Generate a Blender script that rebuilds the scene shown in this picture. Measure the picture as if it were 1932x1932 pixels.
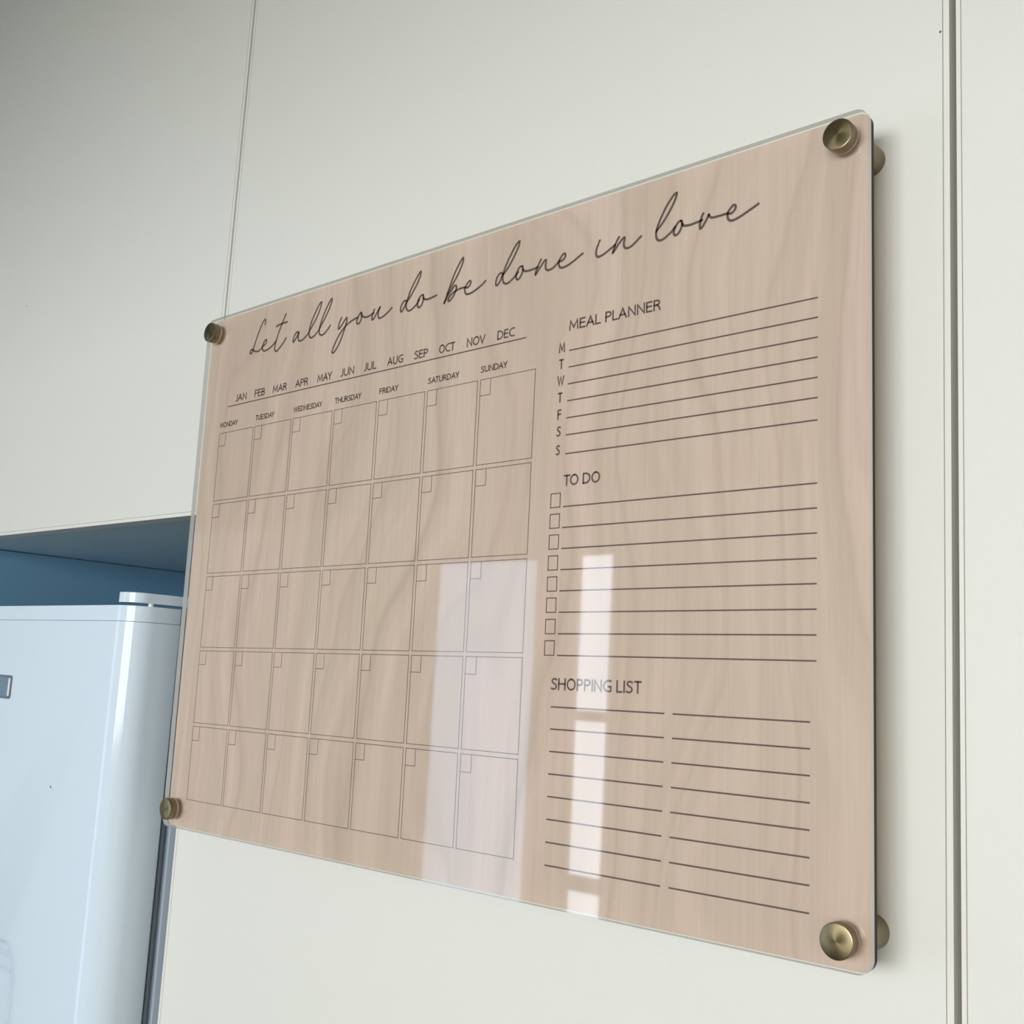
import bpy, bmesh, math
from mathutils import Vector, Matrix

for _o in list(bpy.data.objects):
    bpy.data.objects.remove(_o, do_unlink=True)
scene = bpy.context.scene
COL = scene.collection

# ------------------------------------------------------------------ camera
RW = [[0.7431075781851542, 0.6669668615046074, 0.05428013354962802],
      [-0.060684664828894286, 0.14794867427730152, -0.987131481228878],
      [-0.6664146597262729, 0.730250912654827, 0.15041644148046004]]
CAM = Vector((0.7987567827622306, -0.53601403325303, 1.558609708223043))
cam_data = bpy.data.cameras.new('camera')
cam = bpy.data.objects.new('camera', cam_data)
COL.objects.link(cam)
cam_data.sensor_width = 36.0
cam_data.sensor_fit = 'HORIZONTAL'
cam_data.lens = 2105.7337959533493 / 1932.0 * 36.0
cam_data.clip_start = 0.01
cam.matrix_world = Matrix((
    (RW[0][0], -RW[1][0], -RW[2][0], CAM.x),
    (RW[0][1], -RW[1][1], -RW[2][1], CAM.y),
    (RW[0][2], -RW[1][2], -RW[2][2], CAM.z),
    (0, 0, 0, 1)))
scene.camera = cam

# ------------------------------------------------------------------ world, light, exposure
world = bpy.data.worlds.new('world')
scene.world = world
world.use_nodes = True
world.node_tree.nodes['Background'].inputs[0].default_value = (0.75, 0.86, 1.0, 1)
world.node_tree.nodes['Background'].inputs[1].default_value = 0.6
scene.view_settings.view_transform = 'Standard'
scene.view_settings.look = 'None'
scene.view_settings.gamma = 1.0
scene.view_settings.use_curve_mapping = False
scene.view_settings.exposure = 0.0
scene.cycles.max_bounces = 12
scene.cycles.diffuse_bounces = 6
scene.cycles.glossy_bounces = 6
scene.cycles.transparent_max_bounces = 16

Y_OPP, X_LEFT, X_RIGHT, Y_BACK, Z_CEIL = -3.0, -3.4, 2.4, 0.62, 2.62

def daylight(name, center, size, normal, radiance, color):
    """a pane of sky filling a window opening"""
    l = bpy.data.lights.new(name, 'AREA')
    l.shape = 'RECTANGLE'
    l.size, l.size_y = size
    l.energy = radiance * math.pi * size[0] * size[1]
    l.color = color
    o = bpy.data.objects.new(name, l)
    COL.objects.link(o)
    o.location = center
    o.rotation_euler = Vector(normal).to_track_quat('-Z', 'Z').to_euler()
    return o

# window openings (x0, x1, z0, z1) in the wall opposite
OPEN_DOOR = (-1.962, -1.815, 0.10, 2.07)
OPEN_CURTAIN = (-2.765, -2.20, 0.10, 2.06)
OPEN_KEY = (0.00, 1.90, 1.30, 2.08)  # unseen opening added for the key light, clear of the board's reflection
SKY = (0.86, 0.93, 1.0)
def opp_light(name, o, rad, color=SKY):
    return daylight(name, ((o[0]+o[1])/2, Y_OPP+0.011, (o[2]+o[3])/2), (o[1]-o[0], o[3]-o[2]), (0, 1, 0), rad, color)
opp_light('door_daylight', OPEN_DOOR, 8.2, (0.80, 0.88, 1.0))
opp_light('curtain_daylight', OPEN_CURTAIN, 3.8, (0.52, 0.73, 1.0))
opp_light('added_key_daylight', OPEN_KEY, 16.0, (0.93, 0.955, 1.0))  # added key light, its window is out of view

# ------------------------------------------------------------------ helpers
def tag(o, label=None, cat=None, group=None, kind=None):
    if label: o['label'] = label
    if cat: o['category'] = cat
    if group: o['group'] = group
    if kind: o['kind'] = kind
    return o

def empty(name, loc, rot=None):
    o = bpy.data.objects.new(name, None)
    o.empty_display_size = 0.05
    o.location = loc
    if rot is not None: o.rotation_euler = rot
    COL.objects.link(o)
    return o

def obj(name, bm, mats, parent=None, smooth=False, recalc=True):
    if recalc:
        bmesh.ops.recalc_face_normals(bm, faces=bm.faces)
    me = bpy.data.meshes.new(name)
    bm.to_mesh(me); bm.free()
    for m in (mats if isinstance(mats, (list, tuple)) else [mats]):
        me.materials.append(m)
    if smooth:
        for p in me.polygons: p.use_smooth = True
        me.set_sharp_from_angle(angle=math.radians(35))
    o = bpy.data.objects.new(name, me)
    COL.objects.link(o)
    if parent is not None: o.parent = parent
    return o

def box(bm, x0, x1, y0, y1, z0, z1, mat=0):
    v = [bm.verts.new(p) for p in ((x0,y0,z0),(x1,y0,z0),(x1,y1,z0),(x0,y1,z0),(x0,y0,z1),(x1,y0,z1),(x1,y1,z1),(x0,y1,z1))]
    fs = []
    for q in ((0,3,2,1),(4,5,6,7),(0,1,5,4),(1,2,6,5),(2,3,7,6),(3,0,4,7)):
        f = bm.faces.new([v[i] for i in q]); f.material_index = mat; fs.append(f)
    return fs

def bevel(bm, w, seg=2, angle=30):
    es = [e for e in bm.edges if len(e.link_faces) == 2 and e.calc_face_angle(0) > math.radians(angle)]
    bmesh.ops.bevel(bm, geom=es, offset=w, segments=seg, profile=0.5, affect='EDGES', clamp_overlap=True)

def prism(bm, outline, axis, a, b, side_mat=0, cap_mat=0):
    """extrude a 2-D outline along an axis from a to b. axis 'y': (x,z) outline; 'z': (x,y) outline; 'x': (y,z)"""
    def P(p, t):
        return {'y': (p[0], t, p[1]), 'z': (p[0], p[1], t), 'x': (t, p[0], p[1])}[axis]
    A = [bm.verts.new(P(p, a)) for p in outline]
    B = [bm.verts.new(P(p, b)) for p in outline]
    f = bm.faces.new(A); f.material_index = cap_mat
    f = bm.faces.new(B[::-1]); f.material_index = cap_mat
    n = len(A)
    for i in range(n):
        f = bm.faces.new((A[i], B[i], B[(i+1) % n], A[(i+1) % n])); f.material_index = side_mat

def rrect(x0, x1, y0, y1, r, n=8):
    """rounded rectangle; r = (bl, br, tr, tl)"""
    if not isinstance(r, (tuple, list)): r = (r,)*4
    out = []
    for (cx, cy, s0), rr in zip(((x0, y0, 180), (x1, y0, 270), (x1, y1, 0), (x0, y1, 90)), r):
        if rr <= 0: out.append((cx, cy)); continue
        ox = cx + (rr if cx == x0 else -rr); oy = cy + (rr if cy == y0 else -rr)
        for i in range(n+1):
            a = math.radians(s0 + 90*i/n)
            out.append((ox + rr*math.cos(a), oy + rr*math.sin(a)))
    return out

def lathe(bm, profile, cx, cz, n=64):
    """revolve (radius, y) about the y axis through (cx, cz); closed at both ends when radius is 0"""
    rings = []
    for r, y in profile:
        if r <= 1e-9: rings.append([bm.verts.new((cx, y, cz))])
        else: rings.append([bm.verts.new((cx + r*math.cos(2*math.pi*i/n), y, cz + r*math.sin(2*math.pi*i/n))) for i in range(n)])
    for a, b in zip(rings, rings[1:]):
        for i in range(n):
            j = (i+1) % n
            if len(a) == 1 and len(b) == 1: continue
            if len(a) == 1: bm.faces.new((a[0], b[i], b[j]))
            elif len(b) == 1: bm.faces.new((a[i], b[0], a[j]))
            else: bm.faces.new((a[i], b[i], b[j], a[j]))

# ------------------------------------------------------------------ materials
class NT:
    def __init__(self, name):
        self.m = bpy.data.materials.new(name); self.m.use_nodes = True
        self.t = self.m.node_tree; self.t.nodes.clear()
        self.out = self.n('ShaderNodeOutputMaterial')
    def n(self, kind, **kw):
        x = self.t.nodes.new(kind)
        for k, v in kw.items():
            if k.startswith('_'): x.inputs[int(k[1:])].default_value = v
            else: setattr(x, k, v)
        return x
    def l(self, a, b): self.t.links.new(a, b)
    def math(self, op, a, b=None, clamp=False):
        x = self.n('ShaderNodeMath', operation=op); x.use_clamp = clamp
        for i, v in enumerate((a, b)):
            if v is None: continue
            if isinstance(v, (int, float)): x.inputs[i].default_value = v
            else: self.l(v, x.inputs[i])
        return x.outputs[0]
    def mix(self, fac, a, b):
        x = self.n('ShaderNodeMix', data_type='RGBA')
        for i, v in ((0, fac), (6, a), (7, b)):
            if isinstance(v, (int, float)): x.inputs[i].default_value = v
            elif isinstance(v, tuple): x.inputs[i].default_value = (*v, 1) if len(v) == 3 else v
            else: self.l(v, x.inputs[i])
        return x.outputs[2]
    def ramp(self, fac, stops):
        x = self.n('ShaderNodeValToRGB')
        e = x.color_ramp.elements
        while len(e) < len(stops): e.new(0.5)
        for el, (p, c) in zip(e, stops):
            el.position = p; el.color = (c, c, c, 1) if isinstance(c, (int, float)) else (*c, 1)
        self.l(fac, x.inputs[0])
        return x.outputs[0]
    def noise(self, vec, scale, detail=2, rough=0.5, dist=0.0):
        x = self.n('ShaderNodeTexNoise')
        x.inputs['Scale'].default_value = scale; x.inputs['Detail'].default_value = detail
        x.inputs['Roughness'].default_value = rough; x.inputs['Distortion'].default_value = dist
        self.l(vec, x.inputs['Vector'])
        return x.outputs[0]
    def mapping(self, vec, scale, loc=(0, 0, 0)):
        x = self.n('ShaderNodeMapping')
        x.inputs['Scale'].default_value = scale; x.inputs['Location'].default_value = loc
        self.l(vec, x.inputs[0])
        return x.outputs[0]

def principled(name, color, rough=0.5, metallic=0.0, spec=0.5, bump=None, specks=(), coat=0.0, var=0.0):
    k = NT(name)
    b = k.n('ShaderNodeBsdfPrincipled')
    b.inputs['Base Color'].default_value = (*color, 1)
    b.inputs['Roughness'].default_value = rough
    b.inputs['Metallic'].default_value = metallic
    b.inputs['Specular IOR Level'].default_value = spec
    b.inputs['Coat Weight'].default_value = coat
    b.inputs['Coat Roughness'].default_value = 0.05
    geo = k.n('ShaderNodeNewGeometry')
    colr = None
    if var:
        f = k.noise(geo.outputs['Position'], 6.0, 4)
        colr = k.mix(f, tuple(c*(1-var) for c in color), tuple(min(1, c*(1+var)) for c in color))
    for (p, r) in specks:
        d = k.n('ShaderNodeVectorMath', operation='DISTANCE'); d.inputs[1].default_value = p
        k.l(geo.outputs['Position'], d.inputs[0])
        f = k.math('LESS_THAN', d.outputs['Value'], r)
        colr = k.mix(f, colr if colr is not None else color, (0.16, 0.15, 0.13))
    if colr is not None: k.l(colr, b.inputs['Base Color'])
    if bump:
        sc, st = bump
        n = k.noise(geo.outputs['Position'], sc, 3)
        bp = k.n('ShaderNodeBump'); bp.inputs['Strength'].default_value = st; bp.inputs['Distance'].default_value = 0.0005
        k.l(n, bp.inputs['Height']); k.l(bp.outputs[0], b.inputs['Normal'])
    k.l(b.outputs[0], k.out.inputs[0])
    return k.m

def wood_material():
    k = NT('birch_veneer')
    tc = k.n('ShaderNodeTexCoord').outputs['Object']
    # slow meander of the growth lines
    warp = k.noise(k.mapping(tc, (5.0, 1.0, 2.2)), 1.0, 2)
    warp2 = k.noise(k.mapping(tc, (14.0, 1.0, 5.0), (3, 0, 1)), 1.0, 2)
    sep = k.n('ShaderNodeSeparateXYZ'); k.l(tc, sep.inputs[0])
    u = k.math('ADD', sep.outputs[0], k.math('ADD', k.math('MULTIPLY', warp, 0.30), k.math('MULTIPLY', warp2, 0.045)))
    comb = k.n('ShaderNodeCombineXYZ'); k.l(u, comb.inputs[0]); k.l(sep.outputs[2], comb.inputs[2])
    fig = k.noise(k.mapping(comb.outputs[0], (38.0, 1.0, 1.2)), 1.0, 3, 0.55)
    fibre = k.noise(k.mapping(tc, (620.0, 1.0, 14.0)), 1.0, 3, 0.6)
    fibre2 = k.noise(k.mapping(tc, (180.0, 1.0, 5.0), (7, 0, 3)), 1.0, 2, 0.5)
    blotch = k.noise(k.mapping(tc, (7.0, 1.0, 3.5), (2, 0, 9)), 1.0, 3, 0.5)
    vein = k.math('ABSOLUTE', k.math('SUBTRACT', k.math('FRACT', k.math('MULTIPLY', u, 17.0)), 0.5))
    vein = k.ramp(vein, ((0.0, 1.0), (0.06, 0.25), (0.16, 0.0)))
    base = k.mix(k.ramp(blotch, ((0.35, 0.0), (0.65, 1.0))), WOOD_A, WOOD_B)
    base = k.mix(k.ramp(fig, ((0.35, 0.0), (0.62, 0.75))), base, WOOD_C)
    base = k.mix(k.math('MULTIPLY', k.ramp(fibre, ((0.42, 0.0), (0.75, 1.0))), 0.16), base, WOOD_D)
    base = k.mix(k.math('MULTIPLY', k.ramp(fibre2, ((0.45, 0.0), (0.75, 1.0))), 0.20), base, WOOD_D)
    base = k.mix(k.math('MULTIPLY', vein, 0.30), base, WOOD_D)
    b = k.n('ShaderNodeBsdfPrincipled')
    k.l(base, b.inputs['Base Color'])
    b.inputs['Roughness'].default_value = 0.6
    b.inputs['Specular IOR Level'].default_value = 0.15
    k.l(b.outputs[0], k.out.inputs[0])
    return k.m

def acrylic_face():
    k = NT('clear_acrylic')
    geo = k.n('ShaderNodeNewGeometry')
    fr0 = k.n('ShaderNodeFresnel'); fr0.inputs['IOR'].default_value = 1.62
    fr = k.n('ShaderNodeMath', operation='MULTIPLY')        # one clean reflection, from the outer face only
    k.l(fr0.outputs[0], fr.inputs[0]); k.l(k.math('SUBTRACT', 1.0, geo.outputs['Backfacing']), fr.inputs[1])
    tr = k.n('ShaderNodeBsdfTransparent'); tr.inputs[0].default_value = (0.985, 0.99, 0.985, 1)
    gl = k.n('ShaderNodeBsdfGlossy'); gl.inputs['Roughness'].default_value = 0.03
    mx = k.n('ShaderNodeMixShader')
    k.l(fr.outputs[0], mx.inputs[0]); k.l(tr.outputs[0], mx.inputs[1]); k.l(gl.outputs[0], mx.inputs[2])
    k.l(mx.outputs[0], k.out.inputs[0])
    return k.m

def acrylic_edge():
    k = NT('acrylic_edge')
    d = k.n('ShaderNodeBsdfDiffuse'); d.inputs[0].default_value = (0.93, 0.94, 0.92, 1)
    t = k.n('ShaderNodeBsdfTranslucent'); t.inputs[0].default_value = (0.93, 0.94, 0.92, 1)
    m1 = k.n('ShaderNodeMixShader'); m1.inputs[0].default_value = 0.5
    k.l(d.outputs[0], m1.inputs[1]); k.l(t.outputs[0], m1.inputs[2])
    g = k.n('ShaderNodeBsdfGlossy'); g.inputs['Roughness'].default_value = 0.2
    m2 = k.n('ShaderNodeMixShader'); m2.inputs[0].default_value = 0.06
    k.l(m1.outputs[0], m2.inputs[1]); k.l(g.outputs[0], m2.inputs[2])
    tr = k.n('ShaderNodeBsdfTransparent'); tr.inputs[0].default_value = (0.95, 0.96, 0.94, 1)
    m3 = k.n('ShaderNodeMixShader'); m3.inputs[0].default_value = 0.18        # saw-cut edge is only half clear
    k.l(m2.outputs[0], m3.inputs[1]); k.l(tr.outputs[0], m3.inputs[2])
    k.l(m3.outputs[0], k.out.inputs[0])
    return k.m

def brass_material(name, color, rough, aniso, axis):
    k = NT(name)
    b = k.n('ShaderNodeBsdfPrincipled')
    b.inputs['Base Color'].default_value = (*color, 1)
    b.inputs['Metallic'].default_value = 1.0
    b.inputs['Roughness'].default_value = rough
    b.inputs['Anisotropic'].default_value = aniso
    if aniso:
        t = k.n('ShaderNodeTangent'); t.direction_type = 'RADIAL'; t.axis = axis
        k.l(t.outputs[0], b.inputs['Tangent'])
    k.l(b.outputs[0], k.out.inputs[0])
    return k.m

WOOD_A = (0.725, 0.575, 0.468)
WOOD_B = (0.755, 0.565, 0.482)
WOOD_C = (0.605, 0.470, 0.372)
WOOD_D = (0.45, 0.325, 0.25)
CREAM = (0.80, 0.795, 0.73)
M_CREAM = principled('cream_laminate', CREAM, 0.42, spec=0.3, bump=(900.0, 0.10),
                     specks=(((0.5924, 0.0000, 1.9049), 0.0007), ((-0.4716, 0.0000, 1.9594), 0.0009), ((0.5952, 0.0000, 1.7972), 0.0007), ))
M_BAND = principled('edge_banding', (0.83, 0.81, 0.75), 0.35, spec=0.35)
M_CARCASS = principled('carcass_board', (0.30, 0.29, 0.295), 0.6, spec=0.2)
M_UNDER = principled('cupboard_underside', (0.64, 0.77, 0.79), 0.45, spec=0.4)
M_BLUE = principled('blue_paint', (0.19, 0.37, 0.52), 0.55, spec=0.3)
M_FRIDGE = principled('fridge_enamel', (0.70, 0.81, 0.91), 0.10, spec=0.32, specks=(((-0.1798, -0.0500, 1.4445), 0.0012), ((-0.1305, -0.0500, 1.5753), 0.0004), ))
M_FRIDGE_BODY = principled('fridge_side_steel', (0.70, 0.80, 0.93), 0.30, spec=0.5)
M_GASKET = principled('gasket_rubber', (0.33, 0.38, 0.42), 0.6, spec=0.2)
M_CHROME = principled('chrome', (0.80, 0.84, 0.86), 0.12, metallic=1.0)
M_BADGE = principled('badge_face', (0.16, 0.25, 0.34), 0.25, spec=0.5)
M_BADGE_RIM = principled('badge_rim', (0.13, 0.17, 0.22), 0.2, spec=0.5)  # chrome's dark reflection put into an even slate colour
M_PIN = principled('hinge_pin_plastic', (0.85, 0.87, 0.85), 0.3)
M_WHITE = principled('white_wall_paint', (0.82, 0.79, 0.69), 0.8, spec=0.2, var=0.02)
M_CEIL = principled('ceiling_paint', (0.82, 0.79, 0.69), 0.9, spec=0.1)
M_FLOOR = principled('floor_vinyl', (0.15, 0.125, 0.10), 0.5, spec=0.3, var=0.15)
M_FRAME = principled('window_frame_paint', (0.82, 0.82, 0.80), 0.4)
M_WOOD = wood_material()
M_CHAR = principled('laser_charred_edge', (0.055, 0.045, 0.045), 0.7, spec=0.2)
M_INK = principled('dark_brown_print', (0.135, 0.090, 0.080), 0.6, spec=0.2)
M_ACRYLIC = acrylic_face()
M_ACRYLIC_EDGE = acrylic_edge()
M_BRASS_FACE = brass_material('antique_brass_face', (0.23, 0.185, 0.10), 0.34, 0.65, 'Y')
M_BRASS = brass_material('antique_brass_side', (0.25, 0.20, 0.13), 0.30, 0.0, 'Y')
M_WASHER = principled('washer_plastic', (0.72, 0.70, 0.64), 0.3)

# ------------------------------------------------------------------ the room
bm = bmesh.new(); box(bm, X_LEFT-0.2, X_RIGHT+0.2, Y_OPP-0.2, Y_BACK+0.1, -0.1, 0.0)
tag(obj('floor', bm, M_FLOOR), kind='structure')
bm = bmesh.new(); box(bm, X_LEFT-0.2, X_RIGHT+0.2, Y_OPP-0.2, Y_BACK+0.1, Z_CEIL, Z_CEIL+0.1)
tag(obj('ceiling', bm, M_CEIL), kind='structure')
bm = bmesh.new(); box(bm, X_LEFT-0.2, X_RIGHT+0.2, Y_BACK, Y_BACK+0.1, 0, Z_CEIL)
tag(obj('wall_back', bm, M_BLUE), kind='structure')
bm = bmesh.new(); box(bm, X_RIGHT, X_RIGHT+0.1, Y_OPP, Y_BACK, 0, Z_CEIL)
tag(obj('wall_right', bm, M_WHITE), kind='structure')

def wall_with_openings(bm, u0, u1, z1, openings, place):
    """strips of wall around rectangular openings (u0,u1,z0,z1), sorted along u"""
    cur = u0
    for (a, b, za, zb) in sorted(openings):
        place(bm, cur, a, 0, z1)
        if za > 0: place(bm, a, b, 0, za)
        place(bm, a, b, zb, z1)
        cur = b
    place(bm, cur, u1, 0, z1)
bm = bmesh.new()
wall_with_openings(bm, X_LEFT, X_RIGHT, Z_CEIL, [OPEN_DOOR, OPEN_CURTAIN, OPEN_KEY],
                   lambda b, p, q, r, s: box(b, p, q, Y_OPP-0.1, Y_OPP, r, s))
tag(obj('wall_opposite', bm, M_WHITE), kind='structure')
bm = bmesh.new(); box(bm, X_LEFT-0.1, X_LEFT, Y_OPP-0.1, Y_BACK, 0, Z_CEIL)
tag(obj('wall_left', bm, M_WHITE), kind='structure')

def casement(name, x0, x1, z0, z1, bars, mullions=()):
    bm = bmesh.new()
    box(bm, x0-0.05, x0, Y_OPP+0.0, Y_OPP+0.012, z0-0.05, z1+0.05)
    box(bm, x1, x1+0.05, Y_OPP+0.0, Y_OPP+0.012, z0-0.05, z1+0.05)
    box(bm, x0, x1, Y_OPP+0.0, Y_OPP+0.012, z1, z1+0.05)
    box(bm, x0, x1, Y_OPP+0.0, Y_OPP+0.012, z0-0.05, z0)
    for a, b in bars: box(bm, x0, x1, Y_OPP+0.009, Y_OPP+0.016, a, b)
    for a, b in mullions: box(bm, a, b, Y_OPP+0.009, Y_OPP+0.016, z0, z1)
    return tag(obj(name, bm, M_FRAME), kind='structure')
casement('door_1', *OPEN_DOOR, bars=((1.425, 1.465), (0.79, 0.85)))
casement('window_1', *OPEN_CURTAIN, bars=())
casement('window_added', *OPEN_KEY, bars=(), mullions=((0.44, 0.52), (0.92, 1.00), (1.40, 1.48)))  # unseen added window; its mullions stripe the fridge highlight
# unseen ceiling beam, added to shade the upper part of the cabinets
bm = bmesh.new(); box(bm, X_LEFT, X_RIGHT, -1.51, -1.41, 1.97, Z_CEIL)
tag(obj('added_beam', bm, M_WHITE), kind='structure')

# ------------------------------------------------------------------ cabinets
BAND = 0.0030
def slab_door(parent, x0, x1, z0, z1, xl=None, band_l=BAND, band_r=BAND):
    """laminated door leaf: front at y=0, with a thin edging strip all round"""
    g = 0.0006
    bm = bmesh.new()
    box(bm, x0+band_l, x1-band_r, 0.0014, 0.0180, z0+BAND, z1-BAND)
    box(bm, x0+band_l+g, x1-band_r-g, 0.0, 0.0014, z0+BAND+g, z1-BAND-g)
    door = obj('door', bm, M_CREAM, parent)
    bm = bmesh.new()
    for q in ((x0, x0+band_l, z0, z1), (x1-band_r, x1, z0, z1), (x0+band_l, x1-band_r, z0, z0+BAND), (x0+band_l, x1-band_r, z1-BAND, z1)):
        box(bm, q[0], q[1], 0.0, 0.0180, q[2], q[3])
    obj('edge_band', bm, M_BAND, door)
    return door

def carcass(parent, x0, x1, z0, z1, mat=None):
    t = 0.018
    bm = bmesh.new()
    box(bm, x0, x0+t, 0.020, 0.58, z0, z1); box(bm, x1-t, x1, 0.020, 0.58, z0, z1)
    box(bm, x0+t, x1-t, 0.020, 0.58, z0, z0+t); box(bm, x0+t, x1-t, 0.020, 0.58, z1-t, z1)
    box(bm, x0+t, x1-t, 0.57, 0.58, z0+t, z1-t)
    return obj('carcass', bm, mat or M_CARCASS, parent)

# niche limits
XN0, XN1 = -0.640, -0.0515
ZC = 1.6897
cup = tag(empty('wall_cupboard', (0, 0, 0)), 'cream wall cupboard with plain door above the fridge', 'cupboard')
carcass(cup, -0.72, -0.0575, ZC+0.001, 2.60, M_UNDER)
slab_door(cup, -0.72, -0.0547, ZC, 2.60, band_r=0.0035)

tall = tag(empty('tall_cabinet', (0, 0, 0)), 'cream tall kitchen cabinet whose door carries the wooden planner board', 'cabinet')
carcass(tall, -0.0500, 0.5955, 0.10, 2.60)
slab_door(tall, -0.0520, 0.5970, 0.10, 2.60)
tall2 = tag(empty('tall_cabinet', (0, 0, 0)), 'cream tall kitchen cabinet at the right edge, beyond the dark vertical gap', 'cabinet')
carcass(tall2, 0.6020, 1.2020, 0.10, 2.60)
slab_door(tall2, 0.6005, 1.2000, 0.10, 2.60, band_l=0.0022)
bm = bmesh.new(); box(bm, -0.66, 1.21, 0.06, 0.58, 0.0, 0.099)
tag(obj('plinth', bm, M_CARCASS), 'dark plinth under the cream cabinets', 'plinth')
bm = bmesh.new(); box(bm, XN0-0.018, XN0, 0.0, 0.60, 0.099, ZC-0.0005)
tag(obj('side_panel', bm, M_BLUE), 'dark blue side panel left of the fridge, under the cupboard', 'panel')

# ------------------------------------------------------------------ fridge
fr = tag(empty('fridge', (-0.3475, 0.27, 0.1)), 'pale blue white fridge standing in the niche under the cupboard', 'fridge')
fo = Vector((-0.3475, 0.27, 0.1))
def fobj(name, bm, mat, parent=fr, smooth=True):
    bmesh.ops.translate(bm, verts=bm.verts, vec=-fo)
    return obj(name, bm, mat, parent, smooth)
FX0, FX1, FY, FR = -0.620, -0.075, -0.0500, 0.025
ZT = 1.6057
bm = bmesh.new()
box(bm, FX0+0.004, FX1-0.001, 0.0095, 0.55, 0.102, ZT-0.004); bevel(bm, 0.004, 3)
body = fobj('body', bm, M_FRIDGE_BODY)
bm = bmesh.new()
prism(bm, rrect(FX0, FX1, FY, 0.0, (FR, FR, 0.0015, 0.0015), 14), 'z', 0.12, ZT-0.0138); bevel(bm, 0.0008, 2, 60)
fdoor = fobj('door', bm, M_FRIDGE)
# shallow dish shaped to give the door front a shaded patch (mostly out of frame at the lower left)
prof = [(-0.203, 0.0), (-0.209, 0.0007), (-0.216, 0.0022), (-0.2225, 0.0046), (-0.2275, 0.0090), (-0.232, 0.018), (-0.240, 0.024), (-0.252, 0.026)]
prof = prof + [(-0.60 - x, d) for x, d in prof[::-1]]
zs = [(1.306, 0.0), (1.300, 0.10), (1.292, 0.35), (1.283, 0.70), (1.272, 0.92), (1.260, 1.0), (0.92, 1.0), (0.90, 0.7), (0.88, 0.0)]
bm = bmesh.new()
rows = [[bm.verts.new((x, FY - 0.001 + (0.001 + d*s), z)) for x, d in prof] for z, s in zs]
front = [[bm.verts.new((x, FY - 0.004, z)) for x, d in prof] for z, s in zs]
nr, nc = len(rows), len(prof)
for a in range(nr-1):
    for b in range(nc-1):
        bm.faces.new((rows[a][b], rows[a][b+1], rows[a+1][b+1], rows[a+1][b]))
        bm.faces.new((front[a][b], front[a+1][b], front[a+1][b+1], front[a][b+1]))
for a in range(nr-1):
    for c in (0, nc-1): bm.faces.new((rows[a][c], rows[a+1][c], front[a+1][c], front[a][c]))
for b in range(nc-1):
    for a in (0, nr-1): bm.faces.new((rows[a][b], rows[a][b+1], front[a][b+1], front[a][b]))
cutter = fobj('cutter', bm, M_FRIDGE)
md = fdoor.modifiers.new('dish', 'BOOLEAN'); md.operation = 'DIFFERENCE'; md.object = cutter; md.solver = 'EXACT'
bpy.context.view_layer.update()
cut = bpy.data.meshes.new_from_object(fdoor.evaluated_get(bpy.context.evaluated_depsgraph_get()))
fdoor.modifiers.clear(); fdoor.data = cut
cut.set_sharp_from_angle(angle=math.radians(35))
bpy.data.objects.remove(cutter, do_unlink=True)
bm = bmesh.new()
prism(bm, rrect(FX0+0.0006, FX1-0.0006, FY+0.0006, 0.0, (FR, FR, 0.0015, 0.0015), 14), 'z', ZT-0.0134, ZT); bevel(bm, 0.0016, 3, 60)
trim = fobj('top_trim', bm, M_FRIDGE, fdoor)
bm = bmesh.new()
box(bm, FX0+0.016, FX1-0.012, 0.0, 0.0095, 0.13, ZT-0.012)
box(bm, FX0+0.006, FX1-0.0045, 0.0032, 0.0062, 0.125, ZT-0.007)
fobj('gasket', bm, M_GASKET, smooth=False)
# hinge cover on top of the right corner
bm = bmesh.new()
out = [(-0.0962, FY+0.0006)]
for i in range(9):
    a = math.radians(-90 + 90*i/8); out.append((FX1-0.0165 + 0.0165*math.cos(a), FY+0.017 + 0.0165*math.sin(a)))
out += [(FX1, 0.10), (-0.0962, 0.10)]
prism(bm, out, 'z', 1.6083, 1.6168); bevel(bm, 0.0012, 2, 50)
hc = fobj('hinge_cover', bm, M_FRIDGE)
bm = bmesh.new()
bmesh.ops.create_cone(bm, cap_ends=True, segments=20, radius1=0.0024, radius2=0.0024, depth=0.0032,
                      matrix=Matrix.Translation((FX1-0.0035, -0.0290, 1.6072)))
fobj('hinge_pin', bm, M_PIN, hc)
bm = bmesh.new(); box(bm, -0.0955, -0.0790, 0.02, 0.095, ZT-0.0045, 1.6084)
fobj('hinge_bracket', bm, M_GASKET, hc, False)
# badge: chrome rim with a slate blue face and a bright bevelled end
bx1, bx0, bz0, bz1 = -0.2806, -0.414, 1.5165, 1.5388
bm = bmesh.new()
prism(bm, rrect(bx0, bx1, bz0, bz1, 0.003, 5), 'y', FY-0.0010, FY+0.0004); bevel(bm, 0.0004, 2, 40)
badge = fobj('badge', bm, M_BADGE_RIM, fdoor)
bm = bmesh.new()
prism(bm, rrect(bx0+0.006, bx1-0.0055, bz0+0.0022, bz1-0.0022, 0.0008, 3), 'y', FY-0.0013, FY-0.0008)
fobj('badge_face', bm, M_BADGE, badge, False)
bm = bmesh.new()
prism(bm, [(bx1-0.0052, bz0+0.0026), (bx1-0.0017, bz0+0.0030), (bx1-0.0017, bz1-0.0030), (bx1-0.0052, bz1-0.0024)], 'y', FY-0.0014, FY-0.0008)
fobj('badge_bevel', bm, M_PIN, badge, False)

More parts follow.
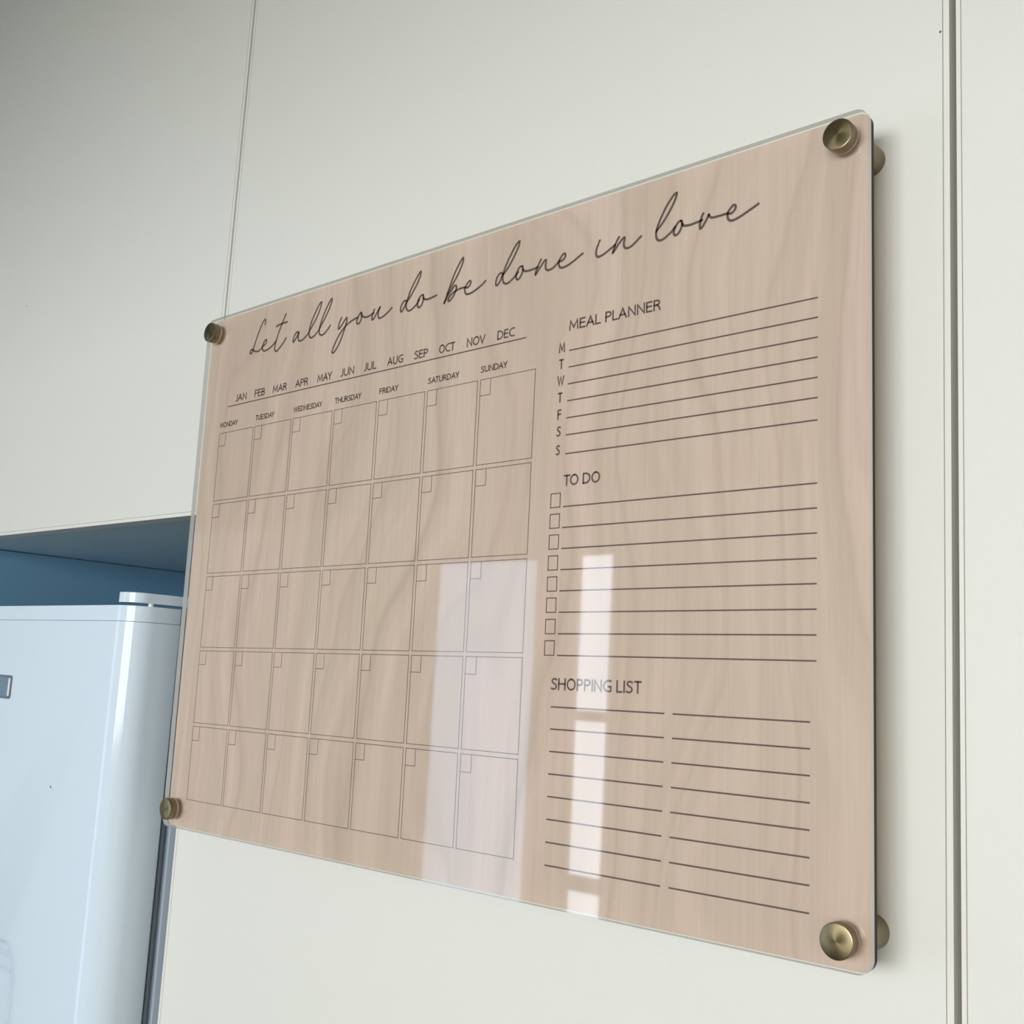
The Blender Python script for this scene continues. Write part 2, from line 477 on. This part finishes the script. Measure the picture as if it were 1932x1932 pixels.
# ------------------------------------------------------------------ the planner board
# board drawing frame in metres: x right, z up, y into the wall; origin at the calendar's top left corner on the veneer face
TILT = math.radians(0.58)
BO = Vector((0.272, 0.0, -0.1090))
QM = Matrix(((math.cos(TILT), 0, -math.sin(TILT)), (0, 1, 0), (math.sin(TILT), 0, math.cos(TILT))))
board = tag(empty('planner_board', QM @ BO + Vector((0, -0.0277, 1.75)), QM.to_euler()),
            'birch wood planner board with calendar under clear acrylic on brass standoffs', 'planner board')
def bobj(name, bm, mats, parent=board, smooth=False):
    bmesh.ops.translate(bm, verts=bm.verts, vec=-BO)
    return obj(name, bm, mats, parent, smooth)
BX0, BX1, BZ0, BZ1 = -0.0250, 0.5690, -0.3196, 0.1015
bm = bmesh.new()
prism(bm, rrect(BX0+0.0004, BX1-0.0004, BZ0+0.0004, BZ1-0.0004, 0.0068, 8), 'y', 0.0, 0.0030, side_mat=1)
bobj('plywood_panel', bm, [M_WOOD, M_CHAR])
bm = bmesh.new()
prism(bm, rrect(BX0, BX1, BZ0, BZ1, 0.007, 8), 'y', -0.0046, -0.0007, side_mat=1)
bobj('acrylic_sheet', bm, [M_ACRYLIC, M_ACRYLIC_EDGE])

# brass standoffs
R = 0.0083
for i, (kx, kz) in enumerate(((-0.0113, 0.0873), (0.5559, 0.0873), (-0.0113, -0.3052), (0.5556, -0.3053))):
    bm = bmesh.new()
    lathe(bm, ((0.0, 0.00305), (R, 0.00305), (R, 0.0272), (R-0.0004, 0.0276), (0.0, 0.0276)), kx, kz)
    st = bobj('standoff', bm, M_BRASS, smooth=True)
    bm = bmesh.new()
    lathe(bm, ((0.0, -0.0117), (R-0.0006, -0.0117), (R-0.0002, -0.01155), (R, -0.0112), (R, -0.0057), (0.0, -0.0057)), kx, kz, 72)
    for f in bm.faces:
        if all(abs(v.co.y + 0.0117) < 1e-6 for v in f.verts): f.material_index = 1
    bmesh.ops.translate(bm, verts=bm.verts, vec=-Vector((kx, 0, kz)))
    bmesh.ops.recalc_face_normals(bm, faces=bm.faces)
    cap = obj('cap', bm, [M_BRASS, M_BRASS_FACE], st, True)
    cap.location = Vector((kx, 0, kz)) - BO
    bm = bmesh.new()
    lathe(bm, ((0.0, -0.0057), (R-0.0006, -0.0057), (R-0.0001, -0.0054), (R-0.0001, -0.0050), (R-0.0005, -0.00465), (0.0, -0.00465)), kx, kz)
    bmesh.ops.translate(bm, verts=bm.verts, vec=-Vector((kx, 0, kz)))
    obj('washer', bm, M_WASHER, cap, True)

# ---- printing -------------------------------------------------------------
INK_Y = -0.00012
def ribbon(bm, pts, w, cap='butt', closed=False):
    """flat stroke of width w along pts (x, z) in metres"""
    P = [Vector(p) for p in pts]
    q = [P[0]]
    for p in P[1:]:
        if (p-q[-1]).length > 1e-7: q.append(p)
    P = q; n = len(P)
    if n < 2: return
    h = w/2
    if cap == 'square':
        P[0] = P[0] + (P[0]-P[1]).normalized()*h; P[-1] = P[-1] + (P[-1]-P[-2]).normalized()*h
    L, Rr = [], []
    for i in range(n):
        d0 = (P[i]-P[i-1]).normalized() if i > 0 else None
        d1 = (P[i+1]-P[i]).normalized() if i < n-1 else None
        if d0 is None: d0 = d1
        if d1 is None: d1 = d0
        n0, n1 = Vector((-d0.y, d0.x)), Vector((-d1.y, d1.x))
        m = n0 + n1
        if m.length < 0.3:
            L += [P[i]+n0*h, P[i]+d0*h, P[i]+n1*h]; Rr += [P[i]-n0*h, P[i]-n0*h, P[i]-n1*h]; continue
        m.normalize(); c = max(0.45, m.dot(n0))
        L.append(P[i]+m*(h/c)); Rr.append(P[i]-m*(h/c))
    V = lambda p: bm.verts.new((p.x, INK_Y, p.y))
    a, b = [V(p) for p in L], [V(p) for p in Rr]
    for i in range(len(a)-1):
        try: bm.faces.new((b[i], b[i+1], a[i+1], a[i]))
        except ValueError: pass
    if cap == 'round':
        for (c, l, r, d) in ((P[0], a[0], b[0], (P[0]-P[1]).normalized()), (P[-1], b[-1], a[-1], (P[-1]-P[-2]).normalized())):
            nrm = Vector((l.co.x, l.co.z)) - c
            arc = [c + nrm*math.cos(math.pi*k/8) + d*h*math.sin(math.pi*k/8) for k in range(1, 8)]
            bm.faces.new([l] + [V(p) for p in arc] + [r])

def spline(pts, n=7):
    P = [Vector(p) for p in pts]
    if len(P) < 3: return P
    P = [P[0]*2-P[1]] + P + [P[-1]*2-P[-2]]
    out = []
    for i in range(1, len(P)-2):
        p0, p1, p2, p3 = P[i-1:i+3]
        # centripetal-like tangents keep the loops round
        d01, d12, d23 = [max(1e-6, (b-a).length**0.5) for a, b in ((p0, p1), (p1, p2), (p2, p3))]
        m1 = (p2-p1) + d12*((p1-p0)/d01 - (p2-p0)/(d01+d12))
        m2 = (p2-p1) + d12*((p3-p2)/d23 - (p3-p1)/(d12+d23))
        for k in range(n):
            t = k/n
            out.append(p1*(2*t**3-3*t**2+1) + m1*(t**3-2*t**2+t) + p2*(-2*t**3+3*t**2) + m2*(t**3-t**2))
    out.append(P[-2])
    return out

def arc(cx, cy, rx, ry, a0, a1, n=14):
    return [(cx + rx*math.cos(math.radians(a0+(a1-a0)*i/n)), cy + ry*math.sin(math.radians(a0+(a1-a0)*i/n))) for i in range(n+1)]
S_ = [(p.x, p.y) for p in spline([(0.41, 0.93), (0.30, 0.99), (0.19, 0.99), (0.07, 0.91), (0.04, 0.76), (0.12, 0.62), (0.25, 0.52), (0.38, 0.40), (0.42, 0.24), (0.34, 0.07), (0.20, 0.0), (0.10, 0.01), (0.0, 0.06)], 4)]
GLYPH = {
 'A': (0.60, [[(0, 0), (0.30, 1), (0.60, 0)], [(0.105, 0.34), (0.495, 0.34)]]),
 'B': (0.46, [[(0.2, 0.53), (0, 0.53), (0, 1)] + arc(0.20, 0.77, 0.22, 0.23, 90, -90) + arc(0.21, 0.265, 0.25, 0.265, 90, -90) + [(0, 0), (0, 0.53)]]),
 'C': (0.54, [arc(0.42, 0.5, 0.42, 0.5, 72, 288, 20)]),
 'D': (0.58, [[(0, 0), (0, 1), (0.17, 1)] + arc(0.17, 0.5, 0.41, 0.5, 88, -88, 20) + [(0.17, 0), (0, 0)]]),
 'E': (0.39, [[(0.39, 1), (0, 1), (0, 0), (0.40, 0)], [(0, 0.53), (0.36, 0.53)]]),
 'F': (0.38, [[(0.38, 1), (0, 1), (0, 0)], [(0, 0.52), (0.35, 0.52)]]),
 'G': (0.58, [arc(0.42, 0.5, 0.42, 0.5, 70, 285, 20) + [(0.58, 0.07), (0.58, 0.45), (0.38, 0.45)]]),
 'H': (0.54, [[(0, 0), (0, 1)], [(0.54, 0), (0.54, 1)], [(0, 0.53), (0.54, 0.53)]]),
 'I': (0.0, [[(0, 0), (0, 1)]]),
 'J': (0.22, [[(0.22, 1), (0.22, 0.2), (0.19, 0.07), (0.12, 0.0), (0, 0.0)]]),
 'L': (0.36, [[(0, 1), (0, 0), (0.37, 0)]]),
 'M': (0.72, [[(0, 0), (0.055, 1), (0.36, 0.20), (0.665, 1), (0.72, 0)]]),
 'N': (0.53, [[(0, 0), (0, 1), (0.53, 0), (0.53, 1)]]),
 'O': (0.66, [arc(0.33, 0.5, 0.33, 0.5, 90, 450, 28)]),
 'P': (0.42, [[(0, 0), (0, 1), (0.18, 1)] + arc(0.18, 0.74, 0.24, 0.26, 88, -88) + [(0.18, 0.48), (0, 0.48)]]),
 'R': (0.46, [[(0, 0), (0, 1), (0.18, 1)] + arc(0.18, 0.755, 0.23, 0.245, 88, -88) + [(0.18, 0.51), (0, 0.51)], [(0.22, 0.51), (0.36, 0.34), (0.46, 0)]]),
 'S': (0.42, [S_]),
 'T': (0.48, [[(0, 1), (0.48, 1)], [(0.24, 1), (0.24, 0)]]),
 'U': (0.53, [[(0, 1)] + arc(0.265, 0.30, 0.265, 0.30, 180, 360, 16) + [(0.53, 1)]]),
 'V': (0.56, [[(0, 1), (0.28, 0), (0.56, 1)]]),
 'W': (0.86, [[(0, 1), (0.22, 0), (0.43, 0.95), (0.64, 0), (0.86, 1)]]),
 'Y': (0.52, [[(0, 1), (0.26, 0.46), (0.52, 1)], [(0.26, 0.46), (0.26, 0)]]),
}
TIGHT = {'AY': 0.10, 'DA': 0.05, 'AT': 0.10, 'TU': 0.04, 'LA': 0.05, 'AV': 0.1, 'OV': 0.06, 'LI': 0.0, 'RI': 0.02, 'JA': 0.03, 'FE': 0.03, 'PL': 0.03, 'AL': 0.02, 'TO': 0.08, 'PR': 0.03, 'CT': 0.04, 'MA': 0.02, 'EP': 0.0}
def text(bm, s, x0, x1, z, h, w):
    """capital letters from x0 to x1 (mm) on baseline z, cap height h, stroke w"""
    gap = 0.205
    pos, cur, prev = [], 0.0, ''
    for ch in s:
        if ch == ' ': cur += 0.30 + gap; prev = ''; continue
        if prev: cur += gap - TIGHT.get(prev+ch, 0)
        pos.append((ch, cur)); cur += GLYPH[ch][0]; prev = ch
    hc = h - w
    sx = (x1 - x0 - w)/cur if x1 is not None else hc
    ox = x0 + w/2 if x1 is not None else x0 - cur*sx/2     # x1 None: centred on x0
    for ch, px in pos:
        for pl in GLYPH[ch][1]:
            ribbon(bm, [((ox + (px+x)*sx)/1000, (z + w/2 + y*hc)/1000) for x, y in pl], w/1000, 'square')
def line(bm, x0, z0, x1, z1, w):
    ribbon(bm, [(x0/1000, z0/1000), (x1/1000, z1/1000)], w/1000)

SCRIPT = [
    [(52,85.2),(52.4,87.1),(51.6,89.7),(49.3,88.4),(46.8,84.7),(44.4,80.7),(42.3,76.4),(40.3,71.9),(38.4,67.3),(37.1,64.2),(35,63.3),(34,64.4),(34.8,66.2),(36.6,66.8),(39.7,65.1),(43.3,63.9),(46.7,64),(49.5,65.6),(51.2,66.9),(53,67.4),(55.1,68.5),(56.2,70.4),(55.5,71.8),(53.6,71.1),(51.6,68.9),(50.9,66.5),(51.6,64.1),(53.6,62.5),(57,62.7),(61.3,63.7),(65.8,65.9),(69.1,68.2)],
    [(79.7,88.8),(76.9,84.3),(74.2,79.3),(71.6,74.3),(69.6,69.2),(68.4,65.9),(67.9,62.8),(68.5,60.7),(70.1,59.4),(72.4,60),(75.4,62),(79,65),(82.5,68.4)],
    [(68.1,80.6),(71.8,81.3),(76.5,81.6),(81.9,81.7)],
    [(98.9,69.5),(96.8,70.8),(94.6,69.8),(92.8,67.7),(91.9,65.4),(92.3,63.1),(93.9,64.1),(95.8,66),(97.3,68),(98.3,69.6)],
    [(98.6,69.7),(98.1,67.6),(98.3,65.1),(99.1,63.4),(101.1,62.5),(103.9,62.8),(107.1,64.4),(110.6,66.6),(112.4,68.8),(114.5,71.2),(117.5,74.7),(120.5,78.5),(123,82.9),(124.5,87),(124.7,89.6),(122.4,88.4),(119.4,84.5),(116.2,79.8),(113.7,75.2),(112.2,70.6),(111.8,66.9),(112.5,64.3),(114.7,62.6),(117.9,63.1),(121.4,65.1),(124.1,67.5),(126.8,70.9),(130,74.7),(133.1,79.1),(135.9,83.9),(137.4,87.3),(137.4,89.7),(135.1,88.2),(131.9,83.8),(128.8,78.9),(126.4,73.9),(124.6,68.9),(124.6,65.4),(125.4,63.5),(127.6,62.4),(130.4,62.8),(133.8,64.8),(137.7,68.3)],
    [(150.7,71.8),(149.1,69.3),(147.9,66.4),(148.1,63.4),(150.2,64.6),(152.9,67.1),(155.1,69.5),(156.9,70.7),(157.3,69.1),(156.7,66.4),(155.5,62.8),(153.5,58.1),(150.7,52.7),(147.4,48.3),(144.7,46),(142.7,45.6),(142.4,47.5),(144.2,51.1),(147,55.6),(150.7,60),(155,63.4),(160.1,66.1),(165.3,67.6),(169.7,68.4)],
    [(173.4,71.5),(171.1,70),(169.4,67.3),(169,64.9),(170.2,63.2),(172.2,63.7),(173.8,65.9),(174.1,68.6),(174,70.6),(173.4,71.5)],
    [(174.1,69.7),(176.2,67.6),(179.5,66.7),(183.5,67),(187.7,68.3)],
    [(188.3,71),(187.1,68.5),(186.2,65.7),(186.5,63.3),(188.2,63.8),(190.3,66.3),(192.4,68.8),(194.5,71.5)],
    [(194.5,71.5),(193.2,68.7),(192.9,65.7),(193.5,63.7),(194.9,62.9),(197.6,63.2),(201.8,64.8),(204.7,66.4),(207.6,68.4)],
    [(223.1,70),(221.4,70.9),(219.7,70.3),(218,68.3),(217.2,66),(217.3,63.8),(218.1,63.2),(219.5,64.1),(221.1,66.2),(222.2,68.2),(223.6,69.5),(226,72),(228.8,75.2),(231.8,79),(234.2,82.7),(235.9,86.3),(236.3,89.3),(234.8,88.4),(232,85.2),(228.8,80.8),(226.1,76.5),(224.2,72),(223.1,69.4),(222.8,66.9),(223.5,64.2),(225.6,62.4),(227.9,62.4),(230.8,63.7),(233.7,65.5),(235.5,67.6),(236.6,68.7)],
    [(239.9,71.3),(237.5,70.9),(235.7,68.9),(234.8,66),(235,63.9),(236.4,62.7),(238,63.1),(239.6,65),(240.4,67.4),(240.4,69.7),(239.9,71.3)],
    [(240.3,69.2),(241.6,67.8),(244.1,67.1),(247.1,67.1),(250.5,67.6),(253.8,68.1)],
    [(264.6,66.6),(267.5,70.3),(270.7,74.6),(273.3,77.9),(275.6,81.7),(277.5,85.4),(278.3,88.4),(277.9,89.8),(276,88),(273.3,84.6),(270.7,80.5),(268.4,76),(266.4,71.4),(264.6,67.2),(263,63.4),(261.8,60.7)],
    [(261.8,60.7),(263.8,63.6),(266,66.3),(268.7,68.9),(270.7,70.8),(272.1,71.3),(273,70.1),(272.7,68),(271.6,65.5),(269.7,63.2),(267.7,61.6),(265.8,61.3),(265.6,62.7),(267.2,64.7),(269.7,66.3),(273.1,67.4),(276.7,68),(280.3,68),(283,67.4),(285,67.7),(286.4,69.4),(286.5,71),(285.6,71.6),(283.5,70.4),(281.9,68.6),(281.2,66.6),(281.7,64.2),(283.1,62.7),(285.4,62.4),(289,63),(293.4,64.6),(297.4,66.4),(300.4,68.4)],
    [(316.1,69.7),(314.3,70.8),(312.4,70.1),(310.8,68.2),(310.1,65.9),(310.2,63.4),(311.2,62.8),(312.6,63.8),(314.2,66.1),(315.5,68.5),(317.3,70),(320.3,72.9),(323.2,76.6),(325.9,80.5),(328,83.9),(329.3,87),(329.5,89.2),(327.8,88.3),(325.1,85.4),(322.2,81.3),(319.8,77.6),(317.8,73.8),(316.6,70.7),(316,68),(316.2,65.3),(317.3,63.2),(319,62.3),(321.7,62.6),(324.5,64.1),(326.8,65.6),(328.6,67.3),(329.5,68)],
    [(333,71.2),(330.7,71.1),(329.2,69.4),(328,66.8),(327.9,64.6),(328.7,63.1),(330.3,63),(331.8,64.5),(333.1,66.8),(333.6,69.1),(333,71.2)],
    [(333.5,69),(334.7,67.6),(336.9,67),(340.2,66.9),(343.2,67.1),(346.4,67.5)],
    [(348.7,72.1),(347.4,70),(346,67.5),(344.9,64.9),(344.6,62.8),(346,64.3),(348.1,66.6),(350.3,69),(351.9,70.6),(353,70.8),(353,69.3),(352.8,67),(353.1,64.9),(354.8,63.5),(357.1,63.5),(359.7,64.4),(362.4,66.2),(363.8,67.2),(365.7,67.2),(367.7,67.9),(368.9,69.6),(368.6,71.2),(367.2,71.4),(365.4,69.7),(363.9,67.6),(363.8,65.5),(364.6,63.5),(366.5,62.5),(369.4,62.7),(373,63.7),(376.5,65.1),(379.8,66.7),(382.8,68.1)],
    [(395.8,73.3),(395.3,72.5)],
    [(394.9,71.2),(393.8,69.2),(393.3,67),(393.3,64.9),(394.1,63.5),(395.5,62.9),(398.2,63.4),(401.6,64.7),(404.7,66.2),(407.6,67.6)],
    [(410.4,71.9),(408.9,69.8),(407.6,67.3),(406.6,64.8),(406,62.9),(407.3,64.1),(409.2,66.3),(411.4,68.6),(413.1,70.1),(414.5,70.6),(414.5,69),(414.1,67),(414.5,64.8),(416,63.5),(418,63.4),(420.6,64.3),(423.4,66.1),(425.3,67.5),(426.7,68.4)],
    [(437.6,68.9),(439.4,70.5),(441.9,73),(444.5,76.1),(446.9,79.5),(449.1,83),(450.7,86.3),(451.1,88.9),(449.6,88.4),(447.4,86.3),(444.7,83.1),(442.3,79.4),(440.1,75.4),(438.3,71.5),(437.4,68),(437.6,65),(438.8,63),(440.5,62.4),(442.8,62.8),(445.7,64.3),(448.4,66),(450.4,68.1)],
    [(454.7,70.8),(453.4,70.8),(451.8,69.6),(450.4,67.3),(449.7,65.1),(450.3,63.3),(451.3,62.9),(453,63.8),(454.4,65.8),(455.2,68),(455.3,69.4),(454.7,70.8)],
    [(455.3,68.9),(456.4,67.5),(458.2,67),(461.3,66.8),(464.3,67.1),(466.9,67.3),(468.7,67.7)],
    [(469.4,71.4),(468.4,69.6),(467.8,67.5),(467.3,65),(467.6,62.8),(468.6,63.1),(470.1,64.9),(471.7,67.2),(473.1,69.9)],
    [(473.1,69.6),(474.1,68),(475.9,67.3),(478.7,67.2),(481.9,67.2),(484.9,67.3),(487.4,66.7),(489.2,67.6),(490.3,69.4),(490,70.8),(488.9,71.2),(487.1,69.8),(485.5,67.7),(485.3,65.2),(486.3,63.1),(488.4,62.3),(491.5,62.8),(495.7,64.2),(499.7,65.8),(502.3,66.8),(504.5,67.8)],
]
bm = bmesh.new()
for i, st in enumerate(SCRIPT):
    ribbon(bm, [(p.x/1000, p.y/1000) for p in spline(st)], 0.00152 if i != 2 else 0.0016, 'round')
bobj('script_lettering', bm, M_INK)

for s, a, b in (('JAN', 19.0, 34.5), ('FEB', 45.6, 59.6), ('MAR', 70.1, 88.4), ('APR', 99.5, 115.2), ('MAY', 126.8, 144.2), ('JUN', 154.6, 170.0),
                ('JUL', 181.2, 194.9), ('AUG', 206.7, 223.3), ('SEP', 234.6, 248.6), ('OCT', 259.5, 274.9), ('NOV', 286.0, 303.0), ('DEC', 313.8, 329.0)):
    bm = bmesh.new()
    text(bm, s, a, b, 24.9, 6.2, 1.0)
    bobj('month_name', bm, M_INK)
bm = bmesh.new()
line(bm, 8.4, 22.1, 339.4, 22.1, 0.80)
bobj('month_underline', bm, M_INK)

PX, CW, PZ, CH = 50.12, 47.48, 60.03, 57.11
for s, c, wd in (('MONDAY', 0, 25.2), ('TUESDAY', 1, 25.2), ('WEDNESDAY', 2, 35.1), ('THURSDAY', 3, 30.2), ('FRIDAY', 4, 20.0), ('SATURDAY', 5, 30.2), ('SUNDAY', 6, 23.6)):
    bm = bmesh.new()
    text(bm, s, c*PX-0.3, c*PX-0.3+wd, 4.85, 4.45, 0.78)
    bobj('weekday_name', bm, M_INK)

bm = bmesh.new()
g = 0.40
for r in range(5):
    for c in range(7):
        x, z = c*PX, -r*PZ
        line(bm, x-g/2, z, x+CW+g/2, z, g); line(bm, x-g/2, z-CH, x+CW+g/2, z-CH, g)
        line(bm, x, z, x, z-CH, g); line(bm, x+CW, z, x+CW, z-CH, g)
        line(bm, x+9.2, z, x+9.2, z-10.9, g); line(bm, x, z-10.9, x+9.2+g/2, z-10.9, g)
bobj('calendar_grid', bm, M_INK)

bm = bmesh.new()
text(bm, 'MEAL PLANNER', 374.3, 442.0, 20.0, 6.7, 1.08)
MZ = (7.3, -3.26, -13.88, -24.5, -35.15, -45.75, -57.43)
for ch, z in zip('MTWTFSS', MZ):
    line(bm, 375.1, z, 539.8, z-0.15, 0.80)
    text(bm, ch, 369.3, None, z-0.35, 6.4, 1.0)
bobj('meal_planner_print', bm, M_INK)

bm = bmesh.new()
text(bm, 'TO DO', 374.7, 402.4, -77.35, 6.9, 1.08)
for i in range(8):
    z = -89.8 - i*12.645
    line(bm, 375.05, z, 539.7, z-0.3, 0.80)
    x0, x1, zt, zb = 365.4, 372.7, z+8.5, z
    for q in ((x0, zt, x1, zt), (x0, zb, x1, zb)): line(bm, q[0]-0.3, q[1], q[2]+0.3, q[3], 0.6)
    for q in ((x0, zt, x0, zb), (x1, zt, x1, zb)): line(bm, *q, 0.6)
bobj('to_do_print', bm, M_INK)

bm = bmesh.new()
text(bm, 'SHOPPING LIST', 371.4, 436.2, -198.4, 7.0, 1.08)
for i in range(8):
    z = -208.2 - i*12.75
    line(bm, 372.0, z, 451.6, z, 0.85); line(bm, 456.7, z, 536.5, z, 0.85)
bobj('shopping_list_print', bm, M_INK)
